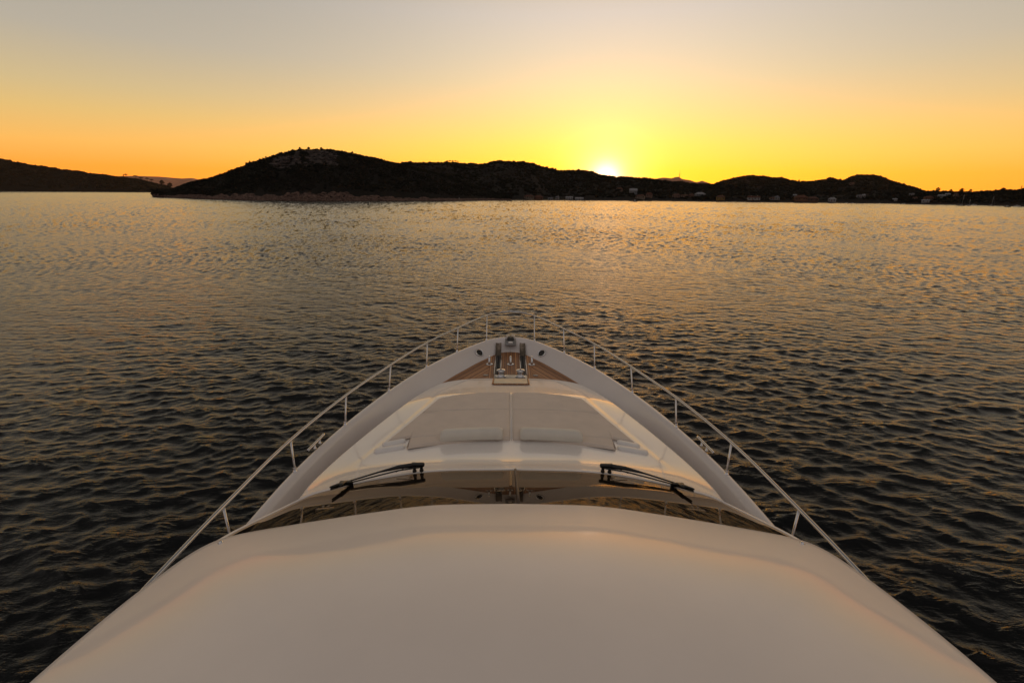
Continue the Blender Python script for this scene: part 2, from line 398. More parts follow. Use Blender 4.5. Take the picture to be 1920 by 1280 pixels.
# bow gear --------------------------------------------------------------------
Z0 = 2.735
MB().box((0, 12.52, Z0+.002), (.92, .36, .03), bev=.008).build('windlass_plate', CHROMED, yacht)
for s in (-1, 1):
    wl = MB().lathe([(.14, 0), (.145, .02), (.10, .035), (.085, .07), (.082, .13), (.10, .155), (.118, .17), (.118, .19), (.10, .205), (.03, .215), (.001, .216)], (s*.27, 12.55, Z0+.015), 28).build('windlass', CHROME, yacht, auto=50)
    MB().lathe([(.022, 0), (.022, .02), (.001, .022)], (s*.27, 12.55, Z0+.229), 8).build('cap_nut', CHROMED, wl)
    MB().box((s*.37, 12.44, Z0+.045), (.06, .09, .06), bev=.012).build('brake_lever', CHROME, wl)
    # chain channel: flat black sheet, the slot's shade in its colour, with polished rims
    ch = MB().grid([[(s*.30, 12.72, Z0+.012), (s*.44, 12.72, Z0+.012)], [(s*.30, 14.35, Z0+.016), (s*.45, 14.35, Z0+.016)]]).build('chain_channel', DARK, yacht, smooth=False)
    for x in (.285, .46): MB().box((s*x, 13.53, Z0+.012), (.018, 1.66, .035), bev=.004).build('channel_rim', CHROME, ch)
    # chain links lying in the slot
    cb_ = MB()
    for k in range(22):
        y = 12.78+k*.07; r1 = .020
        cb_.tube([(s*.37+math.cos(a)*.022*(1 if k % 2 else .35), y+math.sin(a)*.038, Z0+.03+math.cos(a)*.018*(0 if k % 2 else 1)) for a in [2*math.pi*j/10 for j in range(11)]], .007, 5, False)
    cb_.build('chain', CHAIN, ch)
    # polished scuff plate climbing the bulwark
    pts = [(14.33, Z0+.03), (14.50, Z0+.09), (14.68, 2.90), (14.84, 3.03)]
    MB().grid([[(s*.29, y, z), (s*.37, y, z-.02), (s*.47, y-.03, z)] for y, z in pts]).build('scuff_plate', SMOKE, ch)
    # hawse pipe
    c = Vector((s*.96, 14.12, 2.915)); nrm = Vector((-s*.60, -.50, .75)).normalized(); q = nrm.to_track_quat('Z', 'Y').to_matrix()
    hp = MB().lathe([(.11, -.02), (.15, -.005), (.158, .014), (.145, .028), (.122, .028), (.112, .004)], c, 26, 1, .86, M=q).build('hawse_pipe', CHROME, yacht)
    MB().lathe([(.001, .014), (.118, .014), (.118, .010)], c, 26, 1, .86, M=q).build('hawse_mouth_shade', DARK, hp)  # dark disc over the pipe mouth, coloured as the shade inside
    f_ = MB().lathe([(.060, 0), (.060, .010), (.045, .014), (.001, .014)], (s*.70, 12.72, zdeck(12.7)+.003), 22, 1.25, .8).build('deck_filler', CHROMED, yacht)
for x in (-.63, 0, .63):
    bo = MB().lathe([(.115, 0), (.115, .012), (.09, .022), (.001, .022)], (x, 13.60, zdeck(13.6)+.004), 24, .95, .95).build('mooring_bollard', CHROME, yacht)
    z = zdeck(13.6)+.02
    MB().tube([(x, 13.54, z), (x, 13.54, z+.07), (x, 13.56, z+.15), (x, 13.60, z+.19), (x, 13.65, z+.20), (x, 13.71, z+.17)], [.042, .036, .032, .032, .034, .026], 12).build('horn', CHROME, bo)
    MB().tube([(x, 13.62, z), (x, 13.66, z+.06), (x, 13.68, z+.11)], [.026, .02, .018], 10).build('foot', CHROMED, bo)
# bow roller plate at the stem
br = MB().box((0, 14.95, 3.045), (.35, .52, .05), bev=.012, M=Matrix.Rotation(R(14), 3, 'X')).build('bow_roller', CHROMED, yacht)
MB().box((0, 15.02, 3.085), (.20, .20, .03), bev=.006, M=Matrix.Rotation(R(14), 3, 'X')).build('roller_slot_shade', DARK, br)  # solid dark block, slot shade put into its colour
for x in (-.115, .115): MB().lathe([(.018, 0), (.024, .02), (.018, .09), (.012, .13), (.001, .135)], (x, 14.97, 3.08), 12).build('guide_pin', CHROME, br)
MB().box((0, 14.80, 3.045), (.14, .07, .05), bev=.015, M=Matrix.Rotation(R(14), 3, 'X')).build('latch', WHITE, br)
for x in (-.08, .08): MB().lathe([(.07, 0), (.075, .03), (.05, .06), (.001, .07)], (x, 15.24, 3.12), 18).build('navigation_lamp', CREAM, br)

# bow rail -----------------------------------------------------------------
rail = spline([(0, 15.66, 3.86), (.35, 15.50, 3.86), (.77, 15.10, 3.85), (1.55, 13.70, 3.82), (2.25, 12.45, 3.75), (2.84, 10.77, 3.71), (3.33, 9.02, 3.69), (3.67, 7.22, 3.66), (3.79, 5.45, 3.65), (3.83, 4.2, 3.64), (3.85, 2, 3.64), (3.85, -2, 3.64), (3.82, -5.5, 3.62)], 7)
rl = MB().tube(mir(rail), .0255, 12).build('bow_rail', CHROME, yacht)
posts = [((.77, 14.90, 3.08), (.76, 15.08, 3.85)), ((1.60, 13.72, 3.07), (1.55, 13.70, 3.82)), ((2.29, 12.42, 3.06), (2.25, 12.45, 3.75)), ((2.92, 10.76, 3.05), (2.84, 10.77, 3.71)),
         ((3.39, 8.98, 3.05), (3.33, 9.02, 3.69)), ((3.68, 7.24, 3.05), (3.67, 7.22, 3.66)), ((3.77, 5.45, 3.05), (3.79, 5.45, 3.65)), ((3.80, 3.5, 3.05), (3.84, 3.5, 3.64)), ((3.80, 1.5, 3.05), (3.85, 1.5, 3.64)), ((3.80, -.5, 3.05), (3.85, -.5, 3.64))]
for s in (-1, 1):
    for a, b_ in posts:
        a = Vector((s*a[0], a[1], a[2])); b2 = Vector((s*b_[0], b_[1], b_[2]))
        m_ = MB(); m_.tube([a, a.lerp(b2, .18), a.lerp(b2, .2), b2], [.022, .022, .017, .017], 10)
        m_.lathe([(.042, -.005), (.042, .010), (.03, .018), (.028, .07), (.024, .08)], a, 14)
        m_.build('stanchion', CHROME, rl)
    # low fairlead bar on the cap
    a = Vector((s*3.60, 8.36, 3.15)); b2 = Vector((s*3.66, 7.80, 3.15))
    fb = MB().tube([a.lerp(b2, -.05), a, b2, a.lerp(b2, 1.05)], .024, 10).build('fairlead_bar', CHROME, yacht)
    for t in (.28, .62):
        q = a.lerp(b2, t); MB().lathe([(.032, 0), (.03, .012), (.017, .02), (.017, .09)], (q.x, q.y, 3.055), 12).build('bar_foot', CHROME, fb)

# wipers -------------------------------------------------------------------
def gz(x):      # height of the screen's lower trim at x
    return interp(abs(x), [0, 1.15, 1.95, 2.55, 2.93, 3.1], [3.83, 3.80, 3.695, 3.545, 3.415, 3.35])
for s in (-1, 1):
    wp = empty('windscreen_wiper'); wp.parent = yacht
    P0 = Vector((s*1.40, 6.10, gz(1.4))); P1 = Vector((s*1.30, 6.10, gz(1.3)))
    b = MB()
    for q in (P0, P1): b.lathe([(.03, -.04), (.03, .03), (.022, .04), (.022, .095), (.03, .1), (.03, .13), (.001, .135)], q, 12)
    b.box(P0.lerp(P1, .5)+Vector((0, 0, .115)), (.19, .065, .055), bev=.015); b.build('pivot_housing', BLACK, wp)
    E0 = Vector((s*2.38, 5.98, gz(2.38)+.08)); E1 = Vector((s*2.32, 5.93, gz(2.38)+.10))
    a0 = P0+Vector((0, 0, .115)); a1 = P1+Vector((0, 0, .105))
    MB().tube([a0, a0.lerp(E0, .22)+Vector((0, 0, .03)), a0.lerp(E0, .5)+Vector((0, 0, .03)), E0], [.036, .030, .013, .011], 8).build('arm', BLACK, wp)
    MB().tube([a1+Vector((0, -.06, 0)), a1.lerp(E1, .3)+Vector((0, -.05, .03)), a1.lerp(E1, .6)+Vector((0, -.03, .02)), E1], .010, 6).build('guide_rod', BLACK, wp)
    b = MB(); b.box(E0.lerp(E1, .5)+Vector((0, 0, -.0)), (.17, .06, .05), bev=.012)
    b.box(E0+Vector((s*-.10, -.02, .0)), (.06, .05, .06), bev=.012); b.build('end_link', BLACK, wp)
    C = E0.lerp(E1, .5)+Vector((0, 0, -.045)); D = Vector((s*.03, -.40, .20)).normalized(); C = C+Vector((0, 0, .05))
    A = C-D*.12; Bq = C+D*.50
    b = MB(); b.tube([A, C, Bq], [.022, .034, .014], 6); b.tube([A+Vector((0, 0, -.035)), Bq+Vector((0, 0, -.03))], .012, 4)
    b.tube([A+Vector((s*.07, 0, 0)), C+Vector((0, 0, .01)), Bq.lerp(C, .3)+Vector((s*-.06, 0, 0))], .017, 5); b.build('blade', BLACK, wp)
    hp = MB(); hp.tube([P0+Vector((0, .04, .08)), P0+Vector((s*.12, .10, .03)), P0+Vector((s*.2, .07, .0)), P0+Vector((s*.28, .03, -.02))], .005, 5); hp.build('washer_hose', BLACK, wp)
    nx = s*(1.14 if s < 0 else 1.62)
    MB().lathe([(.014, 0), (.014, .012), (.008, .024), (.001, .026)], (nx, 6.22, coach_z(nx, 6.22)), 10).build('washer_nozzle', BLACK, yacht)

# ------------------------------------------------------------------ SEA
def build_sea():
    th = []
    t = 62.0
    while t > .10:
        th.append(t); t -= .06 if t > 1 else .03
    th = np.radians(np.array(th)); rad = CAM[2]/np.tan(th)
    rad = np.concatenate([[.5, 1.5, 2.6], rad, [5200, 6800]])
    rad = np.sort(rad)
    a1 = np.radians(np.arange(-52, 52.01, .1)); a2 = np.radians(np.arange(54, 306.1, 2.0))
    az = np.concatenate([a1, a2]); nr, na = len(rad), len(az)
    RR, AA = np.meshgrid(rad, az, indexing='ij')
    X = CAM[0]+RR*np.sin(AA); Y = RR*np.cos(AA)
    dr = np.gradient(rad)[:, None]*np.ones((1, na)); da = np.abs(np.gradient(np.unwrap(az)))[None, :]*RR
    rg = np.random.default_rng(5)
    lam = np.exp(np.linspace(np.log(.22), np.log(6), 116)); rg.shuffle(lam)
    norm = .158/math.sqrt(sum((math.exp(-(math.log(L/.62)/1.0)**2)+.10)**2/2 for L in lam))
    Z = np.zeros_like(X); DX = np.zeros_like(X); DY = np.zeros_like(X); SX = np.zeros_like(X); SY = np.zeros_like(X); JX = np.zeros_like(X)
    # patchiness of the wind
    gust = 1+.26*np.sin(X*.11+Y*.05+1)+.26*np.sin(X*.047-Y*.083+2.3)+.12*np.sin(X*.19+Y*.23)
    for L in lam:
        k = 2*np.pi/L
        mean = math.radians(rg.choice([258, 266, 300, 232], p=[.4, .35, .12, .13])); sp = math.radians(15 if L > 1 else 24)
        ang = mean+rg.normal()*sp
        sl = norm*(math.exp(-(math.log(L/.62)/1.0)**2)+.10)
        sl *= rg.uniform(.7, 1.3)
        kx, ky = k*math.cos(ang), k*math.sin(ang)
        ph = kx*X+ky*Y+rg.uniform(0, 6.28)
        eff = np.maximum(dr*abs(math.sin(ang))+.15*dr, da*.6)
        att = np.clip(1.6-eff*4.0/L, 0, 1)*gust
        A = sl/k
        c, s_ = np.cos(ph), np.sin(ph)
        Z += A*att*c; q = 1.5
        a2_ = gust*np.clip(1.6-(dr*.0+da)*2.2/L, 0, 1)
        SX -= A*kx*a2_*s_; SY -= A*ky*a2_*s_; JX += q*A*k*a2_*c
        DX -= q*A*att*math.cos(ang)*s_; DY -= q*A*att*math.sin(ang)*s_
    far = np.clip((RR-12)/50, 0, 1)
    V = np.stack([X+DX, Y+DY, Z], -1).reshape(-1, 3).astype(np.float32)
    i = np.arange(nr-1)[:, None]*na; j = np.arange(na)[None, :]; j2 = (j+1) % na
    q = np.stack([i+j, i+na+j, i+na+j2, i+j2], -1).reshape(-1, 4).astype(np.int32)
    me = bpy.data.meshes.new('sea_water'); me.vertices.add(len(V)); me.vertices.foreach_set('co', V.ravel())
    me.loops.add(q.size); me.loops.foreach_set('vertex_index', q.ravel())
    me.polygons.add(len(q)); me.polygons.foreach_set('loop_start', np.arange(0, q.size, 4, dtype=np.int32))
    me.update(calc_edges=True); me.validate()
    # analytic surface normals (kept even where a wave is finer than the mesh)
    J = np.clip(1-JX, .42, 1.9); ff = np.clip((RR-9)/50, 0, 1)**.8; boost = 1-.42*ff; SX *= boost/J; SY *= boost/J
    # steep wave fronts hide the troughs behind them at grazing angles: mean slope of what stays in view
    SX -= -.055*ff*np.sin(AA); SY -= -.055*ff*np.cos(AA)
    nx_ = np.stack([-SX, -SY, np.ones_like(SX)], -1); nx_ /= np.linalg.norm(nx_, axis=-1, keepdims=True)
    wn = me.attributes.new('wave_normal', 'FLOAT_VECTOR', 'POINT'); wn.data.foreach_set('vector', nx_.reshape(-1).astype(np.float32))
    sg = Z[(RR > 8) & (RR < 40)].std(); cre = np.clip(.55+.45*Z/sg, .18, 1.3); cre = np.where(RR > 60, .7, cre)
    ca = me.attributes.new('crest', 'FLOAT', 'POINT'); ca.data.foreach_set('value', cre.ravel().astype(np.float32))
    at = me.attributes.new('far', 'FLOAT', 'POINT'); at.data.foreach_set('value', far.ravel().astype(np.float32))
    m, nt, b = newmat('sea_water')
    pr(b, Base_Color=(.0006, .0014, .0018, 1), Roughness=.02, IOR=1.34)
    an = N(nt, 'ShaderNodeAttribute', _attribute_name='far')
    def mul(a, k, c=0.0):
        n = nt.nodes.new('ShaderNodeMath'); n.operation = 'MULTIPLY_ADD'; nt.links.new(a, n.inputs[0])
        n.inputs[1].default_value = k; n.inputs[2].default_value = c; return n.outputs[0]
    wa = N(nt, 'ShaderNodeAttribute', _attribute_name='wave_normal')
    rd = noise(nt, 1.5, 5, .6, stretch=(.42, 1.35, 1)); rn = rd.node; rn.noise_type = 'RIDGED_MULTIFRACTAL'
    rn.inputs['Lacunarity'].default_value = 2.1; rn.inputs['Distortion'].default_value = .35; rn.inputs['Offset'].default_value = .9; rn.inputs['Gain'].default_value = 1.6
    n0 = bump(nt, rd, 1.0, .030, None, wa.outputs['Vector'])
    cr = N(nt, 'ShaderNodeAttribute', _attribute_name='crest')
    pm = nt.nodes.new('ShaderNodeMath'); pm.operation = 'MULTIPLY'; nt.links.new(mul(an.outputs['Fac'], -.75, 1.0), pm.inputs[0]); nt.links.new(cr.outputs['Fac'], pm.inputs[1])
    nt.links.new(pm.outputs[0], n0.node.inputs['Strength'])
    bump(nt, noise(nt, 13, 3, .6, stretch=(.7, 1.2, 1)), 1.0, .012, b, n0)
    nt.links.new(mul(an.outputs['Fac'], .42, .33), b.inputs['Specular IOR Level'])
    nt.links.new(mul(an.outputs['Fac'], .12, .02), b.inputs['Roughness'])
    o = link('sea_water', me, m); tag(o, kind='structure'); return o
build_sea()

# ------------------------------------------------------------------ HILLS
def terrain_mat(name, soil, rock, rock_h, patch=0.0):
    m, nt, b = newmat(name)
    geo = N(nt, 'ShaderNodeNewGeometry'); sx = N(nt, 'ShaderNodeSeparateXYZ'); nt.links.new(geo.outputs['Position'], sx.inputs[0])
    nz = noise(nt, .12, 5, .65)
    def mt(op, a, c):
        n = nt.nodes.new('ShaderNodeMath'); n.operation = op
        for i, q in enumerate((a, c)):
            if isinstance(q, (int, float)): n.inputs[i].default_value = q
            else: nt.links.new(q, n.inputs[i])
        return n.outputs[0]
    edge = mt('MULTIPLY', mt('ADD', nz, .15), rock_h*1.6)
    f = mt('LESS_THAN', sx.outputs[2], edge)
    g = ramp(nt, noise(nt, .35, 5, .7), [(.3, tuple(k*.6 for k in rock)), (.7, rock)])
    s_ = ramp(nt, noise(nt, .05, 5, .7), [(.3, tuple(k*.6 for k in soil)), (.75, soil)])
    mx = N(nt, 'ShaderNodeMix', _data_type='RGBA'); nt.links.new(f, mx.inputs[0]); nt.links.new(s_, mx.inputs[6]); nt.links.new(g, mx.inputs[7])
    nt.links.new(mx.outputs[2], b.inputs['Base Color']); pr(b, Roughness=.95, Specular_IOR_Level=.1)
    bump(nt, noise(nt, .6, 4, .7), 1, .8, b); return m
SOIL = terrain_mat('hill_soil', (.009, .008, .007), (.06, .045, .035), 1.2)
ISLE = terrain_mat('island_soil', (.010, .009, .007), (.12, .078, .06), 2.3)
FARM = simple('hazed_far_hill_soil', (.34, .15, .09), .95, scale=.01, spec=.1)  # pale red carries the reddish distance haze in the base colour
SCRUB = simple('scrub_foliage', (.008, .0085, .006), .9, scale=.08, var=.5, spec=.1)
ROCKM = simple('shore_rock', (.115, .075, .06), .9, scale=.4, var=.35, spec=.1)
SUMROCK = simple('limestone', (.07, .058, .055), .9, scale=.3, var=.3, spec=.1)

def vnoise(x, y, seed=0):
    def hsh(i, j): return (math.sin(i*127.1+j*311.7+seed*74.7)*43758.5453) % 1.0
    i, j = math.floor(x), math.floor(y); u, v = x-i, y-j; u = u*u*(3-2*u); v = v*v*(3-2*v)
    return (hsh(i, j)*(1-u)+hsh(i+1, j)*u)*(1-v)+(hsh(i, j+1)*(1-u)+hsh(i+1, j+1)*u)*v
class Hill:
    def __init__(s, name, sky, shore, extra, mat, shape=.75, drop=1.5, seed=1, back=1.0, step=3):
        s.sky = sky; s.shore = shore; s.extra = extra; s.shape = shape; s.drop = drop; s.seed = seed; s.name = name
        s.x0, s.x1 = sky[0][0], sky[-1][0]
        cols = []; nt_ = 26
        xs = np.arange(s.x0, s.x1+.1, step)
        for px in xs:
            row = []
            for k in range(nt_+1): row.append(s.pt(px, k/nt_))
            a, ds, dr_, el = s.col(px); hr_ = row[-1].z
            for k in range(1, 7):
                t = k/6; q = polar(a, dr_+back*(dr_-ds+60)*t, hr_*(1-t)**1.3-3*t); row.append(q)
            row.insert(0, polar(a, ds-12, -3)); cols.append(row)
        b = MB().grid(cols)
        s.ob = b.build(name, mat); tag(s.ob, kind='structure')
    def col(s, px):
        ys = np.interp(px, [q[0] for q in s.shore], [q[1] for q in s.shore]); a, ds = sea_dist(px, ys)
        yk = np.interp(px, [q[0] for q in s.sky], [q[1] for q in s.sky])+s.drop
        a2, el = az_el(px, yk)
        ex = np.interp(px, [q[0] for q in s.extra], [q[1] for q in s.extra]) if isinstance(s.extra, list) else s.extra
        return a, ds, ds+ex, max(el, .0006)
    def pt(s, px, t):
        a, ds, dr_, el = s.col(px); e0 = math.atan2(.2-CAM[2], ds)
        g = t**s.shape
        wob = .16*(vnoise(px*.035, t*6, s.seed)-.5)+.10*(vnoise(px*.11, t*13, s.seed+3)-.5)
        g = min(1.0, max(0, g+wob*math.sin(math.pi*t)**.8))
        d = ds+(dr_-ds)*t; e = e0+(el-e0)*g
        return polar(a, d, CAM[2]+d*math.tan(e))
    def at(s, px, py):        # point of the slope seen at this place
        best = None
        for k in range(0, 81):
            q = s.pt(px, k/80); v = np.array(q)-CAM; y = 640-F*(v@up)/(v@fw)
            if best is None or abs(y-py) < best[0]: best = (abs(y-py), q, k/80)
        return best[1], best[2]

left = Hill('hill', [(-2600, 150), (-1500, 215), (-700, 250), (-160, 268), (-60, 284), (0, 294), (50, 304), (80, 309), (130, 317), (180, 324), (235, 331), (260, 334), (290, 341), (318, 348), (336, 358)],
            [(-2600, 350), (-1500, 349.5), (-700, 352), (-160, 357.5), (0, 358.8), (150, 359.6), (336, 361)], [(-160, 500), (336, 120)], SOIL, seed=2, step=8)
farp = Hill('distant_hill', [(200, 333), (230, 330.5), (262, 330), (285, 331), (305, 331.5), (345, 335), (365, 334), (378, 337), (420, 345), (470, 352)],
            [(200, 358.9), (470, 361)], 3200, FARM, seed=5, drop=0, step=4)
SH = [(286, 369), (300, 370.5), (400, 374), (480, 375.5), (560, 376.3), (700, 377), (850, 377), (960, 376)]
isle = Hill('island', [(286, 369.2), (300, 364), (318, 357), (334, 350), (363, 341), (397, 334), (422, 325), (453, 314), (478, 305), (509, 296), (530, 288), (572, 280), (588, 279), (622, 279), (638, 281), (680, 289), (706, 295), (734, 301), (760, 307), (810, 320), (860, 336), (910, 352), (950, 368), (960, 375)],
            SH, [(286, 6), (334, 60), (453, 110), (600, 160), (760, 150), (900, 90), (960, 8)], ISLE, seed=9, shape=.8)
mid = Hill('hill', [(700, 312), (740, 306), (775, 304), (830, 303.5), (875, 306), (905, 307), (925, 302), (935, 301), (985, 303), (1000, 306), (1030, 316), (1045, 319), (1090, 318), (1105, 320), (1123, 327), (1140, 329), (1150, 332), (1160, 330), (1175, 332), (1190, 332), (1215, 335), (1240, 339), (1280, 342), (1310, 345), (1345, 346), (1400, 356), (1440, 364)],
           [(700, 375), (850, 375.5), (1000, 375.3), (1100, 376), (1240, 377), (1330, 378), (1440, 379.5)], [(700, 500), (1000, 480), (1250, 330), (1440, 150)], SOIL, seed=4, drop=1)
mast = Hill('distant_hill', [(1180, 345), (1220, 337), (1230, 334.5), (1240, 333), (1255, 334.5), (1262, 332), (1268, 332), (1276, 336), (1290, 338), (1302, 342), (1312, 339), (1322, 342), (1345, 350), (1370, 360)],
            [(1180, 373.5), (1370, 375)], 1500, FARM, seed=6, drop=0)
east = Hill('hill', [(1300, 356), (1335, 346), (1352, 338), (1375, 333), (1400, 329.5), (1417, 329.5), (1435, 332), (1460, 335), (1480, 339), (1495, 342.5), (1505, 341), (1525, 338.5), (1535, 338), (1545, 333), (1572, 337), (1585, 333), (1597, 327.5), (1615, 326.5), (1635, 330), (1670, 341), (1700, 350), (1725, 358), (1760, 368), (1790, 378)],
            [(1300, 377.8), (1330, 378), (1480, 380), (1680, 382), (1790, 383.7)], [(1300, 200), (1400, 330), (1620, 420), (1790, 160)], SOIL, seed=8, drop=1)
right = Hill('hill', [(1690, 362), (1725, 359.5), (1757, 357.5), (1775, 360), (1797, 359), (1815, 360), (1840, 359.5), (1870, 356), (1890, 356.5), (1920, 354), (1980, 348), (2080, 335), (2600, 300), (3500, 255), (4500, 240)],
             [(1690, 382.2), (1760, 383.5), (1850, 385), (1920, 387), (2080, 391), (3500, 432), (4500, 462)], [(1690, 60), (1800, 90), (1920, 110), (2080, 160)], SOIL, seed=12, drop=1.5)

def ico():
    bm = bmesh.new(); bmesh.ops.create_icosphere(bm, subdivisions=1, radius=1)
    V = [v.co.copy() for v in bm.verts]; Fc = [[v.index for v in f.verts] for f in bm.faces]; bm.free(); return V, Fc
IV, IF = ico()
def blobs(items, name, mat, jit=.35, smooth=False, parent=None):
    V = []; Fc = []
    for (c, sx, sy, sz) in items:
        b0 = len(V)
        for v in IV:
            k = 1+random.uniform(-jit, jit); V.append((c[0]+v.x*sx*k, c[1]+v.y*sy*k, c[2]+v.z*sz*k))
        Fc += [[i+b0 for i in f] for f in IF]
    me = bpy.data.meshes.new(name); me.from_pydata(V, [], Fc); return link(name, me, mat, parent, smooth)
def scrub(hl, n, size, tmin, label_kind=True, bare=None, x0=None, x1=None, ridge=True):
    it = []
    x0 = hl.x0 if x0 is None else x0; x1 = x1 or hl.x1
    for k in range(n):
        px = random.uniform(x0, x1); t = random.uniform(tmin, 1)**.8
        if ridge and random.random() < .2: t = random.uniform(.9, 1.0)
        if bare and bare(px, t): continue
        q = hl.pt(px, t)
        if q.z < 1.0: continue
        sc = size*random.choice((.5, .7, .8, 1, 1.25))*(.5+.8*vnoise(px*.07, t*9, 77))
        it.append((q+Vector((0, 0, sc*.15)), sc, sc, sc*random.uniform(.55, .9)))
        for _ in range(3):
            it.append((q+Vector((random.uniform(-1, 1)*sc, random.uniform(-1, 1)*sc, sc*random.uniform(.1, .6))), sc*.5, sc*.5, sc*.42))
    o = blobs(it, 'scrub', SCRUB); tag(o, kind='stuff'); return o
def isbare(px, t):
    q = vnoise(px*.045+3, t*5, 21)*.6+vnoise(px*.12, t*12, 22)*.4
    return (500 < px < 640 and .62 < t < .97 and q > .45) or (q > .74)
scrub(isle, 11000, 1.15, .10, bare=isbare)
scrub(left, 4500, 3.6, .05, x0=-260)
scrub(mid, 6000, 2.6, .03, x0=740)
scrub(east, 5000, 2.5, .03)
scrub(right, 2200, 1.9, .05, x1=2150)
# bare limestone showing through the island scrub, and shore rocks
it = []
for k in range(900):
    px = random.uniform(500, 645); t = random.uniform(.6, .97)
    if not isbare(px, t): continue
    q = isle.pt(px, t); sc = random.uniform(.8, 2.2); it.append((q+Vector((0, 0, .1)), sc*1.3, sc, sc*.35))
o = blobs(it, 'limestone_outcrop', SUMROCK, .3); tag(o, kind='stuff')
it = []
for k in range(3600):
    px = random.uniform(287, 955); wdt = interp(px, [287, 330, 400, 600, 760, 955], [.40, .17, .12, .09, .05, .04])
    t = random.uniform(-.02, wdt)*(.4+.9*vnoise(px*.12, 0, 5)); q = isle.pt(px, max(t, 0)); sc = random.uniform(.3, 1.25)
    if t < 0: q.z = .1
    it.append((q, sc*1.5, sc, sc*.75))
o = blobs(it, 'shore_rocks', ROCKM, .4); tag(o, kind='stuff')
it = []
for hl, xa, xb in ((mid, 960, 1330), (east, 1330, 1700), (right, 1700, 1980)):
    for k in range(420):
        px = random.uniform(xa, xb); q = hl.pt(px, 0); sc = random.uniform(.3, .8); it.append((Vector((q.x, q.y, .2)), sc*1.8, sc, sc*.6))
o = blobs(it, 'shore_rocks', SUMROCK, .4); tag(o, kind='stuff')

# ------------------------------------------------------------------ trees on the skylines
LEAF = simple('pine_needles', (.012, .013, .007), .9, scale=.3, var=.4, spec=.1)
BARK = simple('pine_bark', (.09, .06, .045), .9, scale=1, var=.3, spec=.1)
def tree(pos, h, wd, kind, label, group=None):
    rz = random.random()*6
    o = empty('pine_tree', pos, rz); tag(o, label, 'tree', group)
    lean = Vector((random.uniform(-.06, .06)*h, random.uniform(-.06, .06)*h, 0))
    b = MB(); b.tube([(0, 0, -1), lean*.4+Vector((0, 0, h*.4)), lean+Vector((0, 0, h*.8))], [h*.035, h*.028, h*.012], 6)
    for k in range(5):
        a = k*1.26; st = lean*.7+Vector((0, 0, h*(.42+.07*k)))
        b.tube([st, st+Vector((math.cos(a)*wd*.32, math.sin(a)*wd*.32, h*.12))], [h*.012, h*.005], 4)
    b.build('trunk', BARK, o)
    V = []; Fc = []
    for k in range(340):
        if kind == 'umbrella':
            a = random.random()*6.28; rr = wd/2*math.sqrt(random.random()); c = lean+Vector((rr*math.cos(a), rr*math.sin(a), h*(.72+.22*random.random()*(1-(2*rr/wd)**2)+.03*math.sin(a*3))))
        else:
            zz = random.random(); rr = wd/2*(math.sin(math.pi*min(1, zz*.75+.22))**.8)*math.sqrt(random.random()); a = random.random()*6.28
            c = lean*zz+Vector((rr*math.cos(a), rr*math.sin(a), h*(.22+.78*zz)))
        c += Vector((math.sin(a*4)*wd*.04, math.cos(a*5)*wd*.04, 0)); sz = wd*.055*random.uniform(.6, 1.5)
        for _ in range(2):
            n = Vector([random.gauss(0, 1) for _ in range(3)]).normalized(); u = n.orthogonal().normalized(); v = n.cross(u); b0 = len(V)
            V += [c+u*sz, c-u*sz*.6+v*sz, c-u*sz*.6-v*sz]; Fc.append([b0, b0+1, b0+2])
    me = bpy.data.meshes.new('crown'); me.from_pydata(V, [], Fc); link('crown', me, LEAF, o, False)
    return o
def sky_tree(hl, px, hpx, wpx, kind, label, group=None, t=.985):
    q = hl.pt(px, t); k = float((np.array(q)-CAM)@fw)/F
    return tree(q, hpx*k+1, wpx*k, kind, label, group)
for px, hp, wp, kd, lab in ((243, 7, 6, 'umbrella', 'lone umbrella pine standing highest on the left headland ridge'), (237.5, 5, 2.5, 'round', 'small narrow tree just left of the lone umbrella pine'),
                            (260, 6, 8, 'umbrella', 'flat topped pine on the left headland, first right of the lone umbrella pine'), (270, 5, 7, 'umbrella', 'low spreading pine second right of the lone umbrella pine'),
                            (281, 7, 6, 'umbrella', 'upright pine in the middle of the left headland slope'), (289, 6, 6, 'umbrella', 'pine just right of the upright pine on the headland slope'),
                            (307, 8, 8, 'round', 'tall bushy pine near the end of the left headland'), (321, 7.5, 9, 'round', 'wide bushy tree at the tip of the left headland by the channel')):
    sky_tree(left, px, hp, wp, kd, lab, 'pines at the end of the left headland')
for px, hp, wp in ((841, 4, 5), (846, 5, 4.5), (851, 4.5, 4), (856, 5, 4), (860, 3.5, 4)):
    sky_tree(mid, px, hp, wp, 'umbrella', 'small pine in the short row of pines on the middle ridge skyline', 'row of pines on the middle ridge')
for px, hp, wp in ((478, 3.4, 4), (509, 3, 4), (573, 4, 5), (589, 3, 6), (612, 3, 6), (668, 3, 5)):
    sky_tree(isle, px, hp, wp, 'round', 'bushy tree rising from the scrub on the island skyline', 'trees on the island skyline')
for px, hp, wp, lab in ((1491.5, 5, 4, 'small round tree in the dip between the two right hills'), (1796, 6, 8, 'round tree crown on the low right shore skyline behind the sailboats'), (1812, 5, 6, 'second round crown just right of the largest one on the low right shore skyline'),
                        (1752, 6, 8, 'tree on the low skyline above the hillside roofs at right'), (1776, 5, 6, 'small tree between the hillside roofs and the largest round crown'), (1905, 7, 2.5, 'thin spire shaped tree near the right edge of the skyline'), (1872, 4, 8, 'broad low tree on the right shore ridge left of the spire tree')):
    sky_tree(east if px < 1700 else right, px, hp, wp, 'round', lab, 'trees on the right shore skyline')

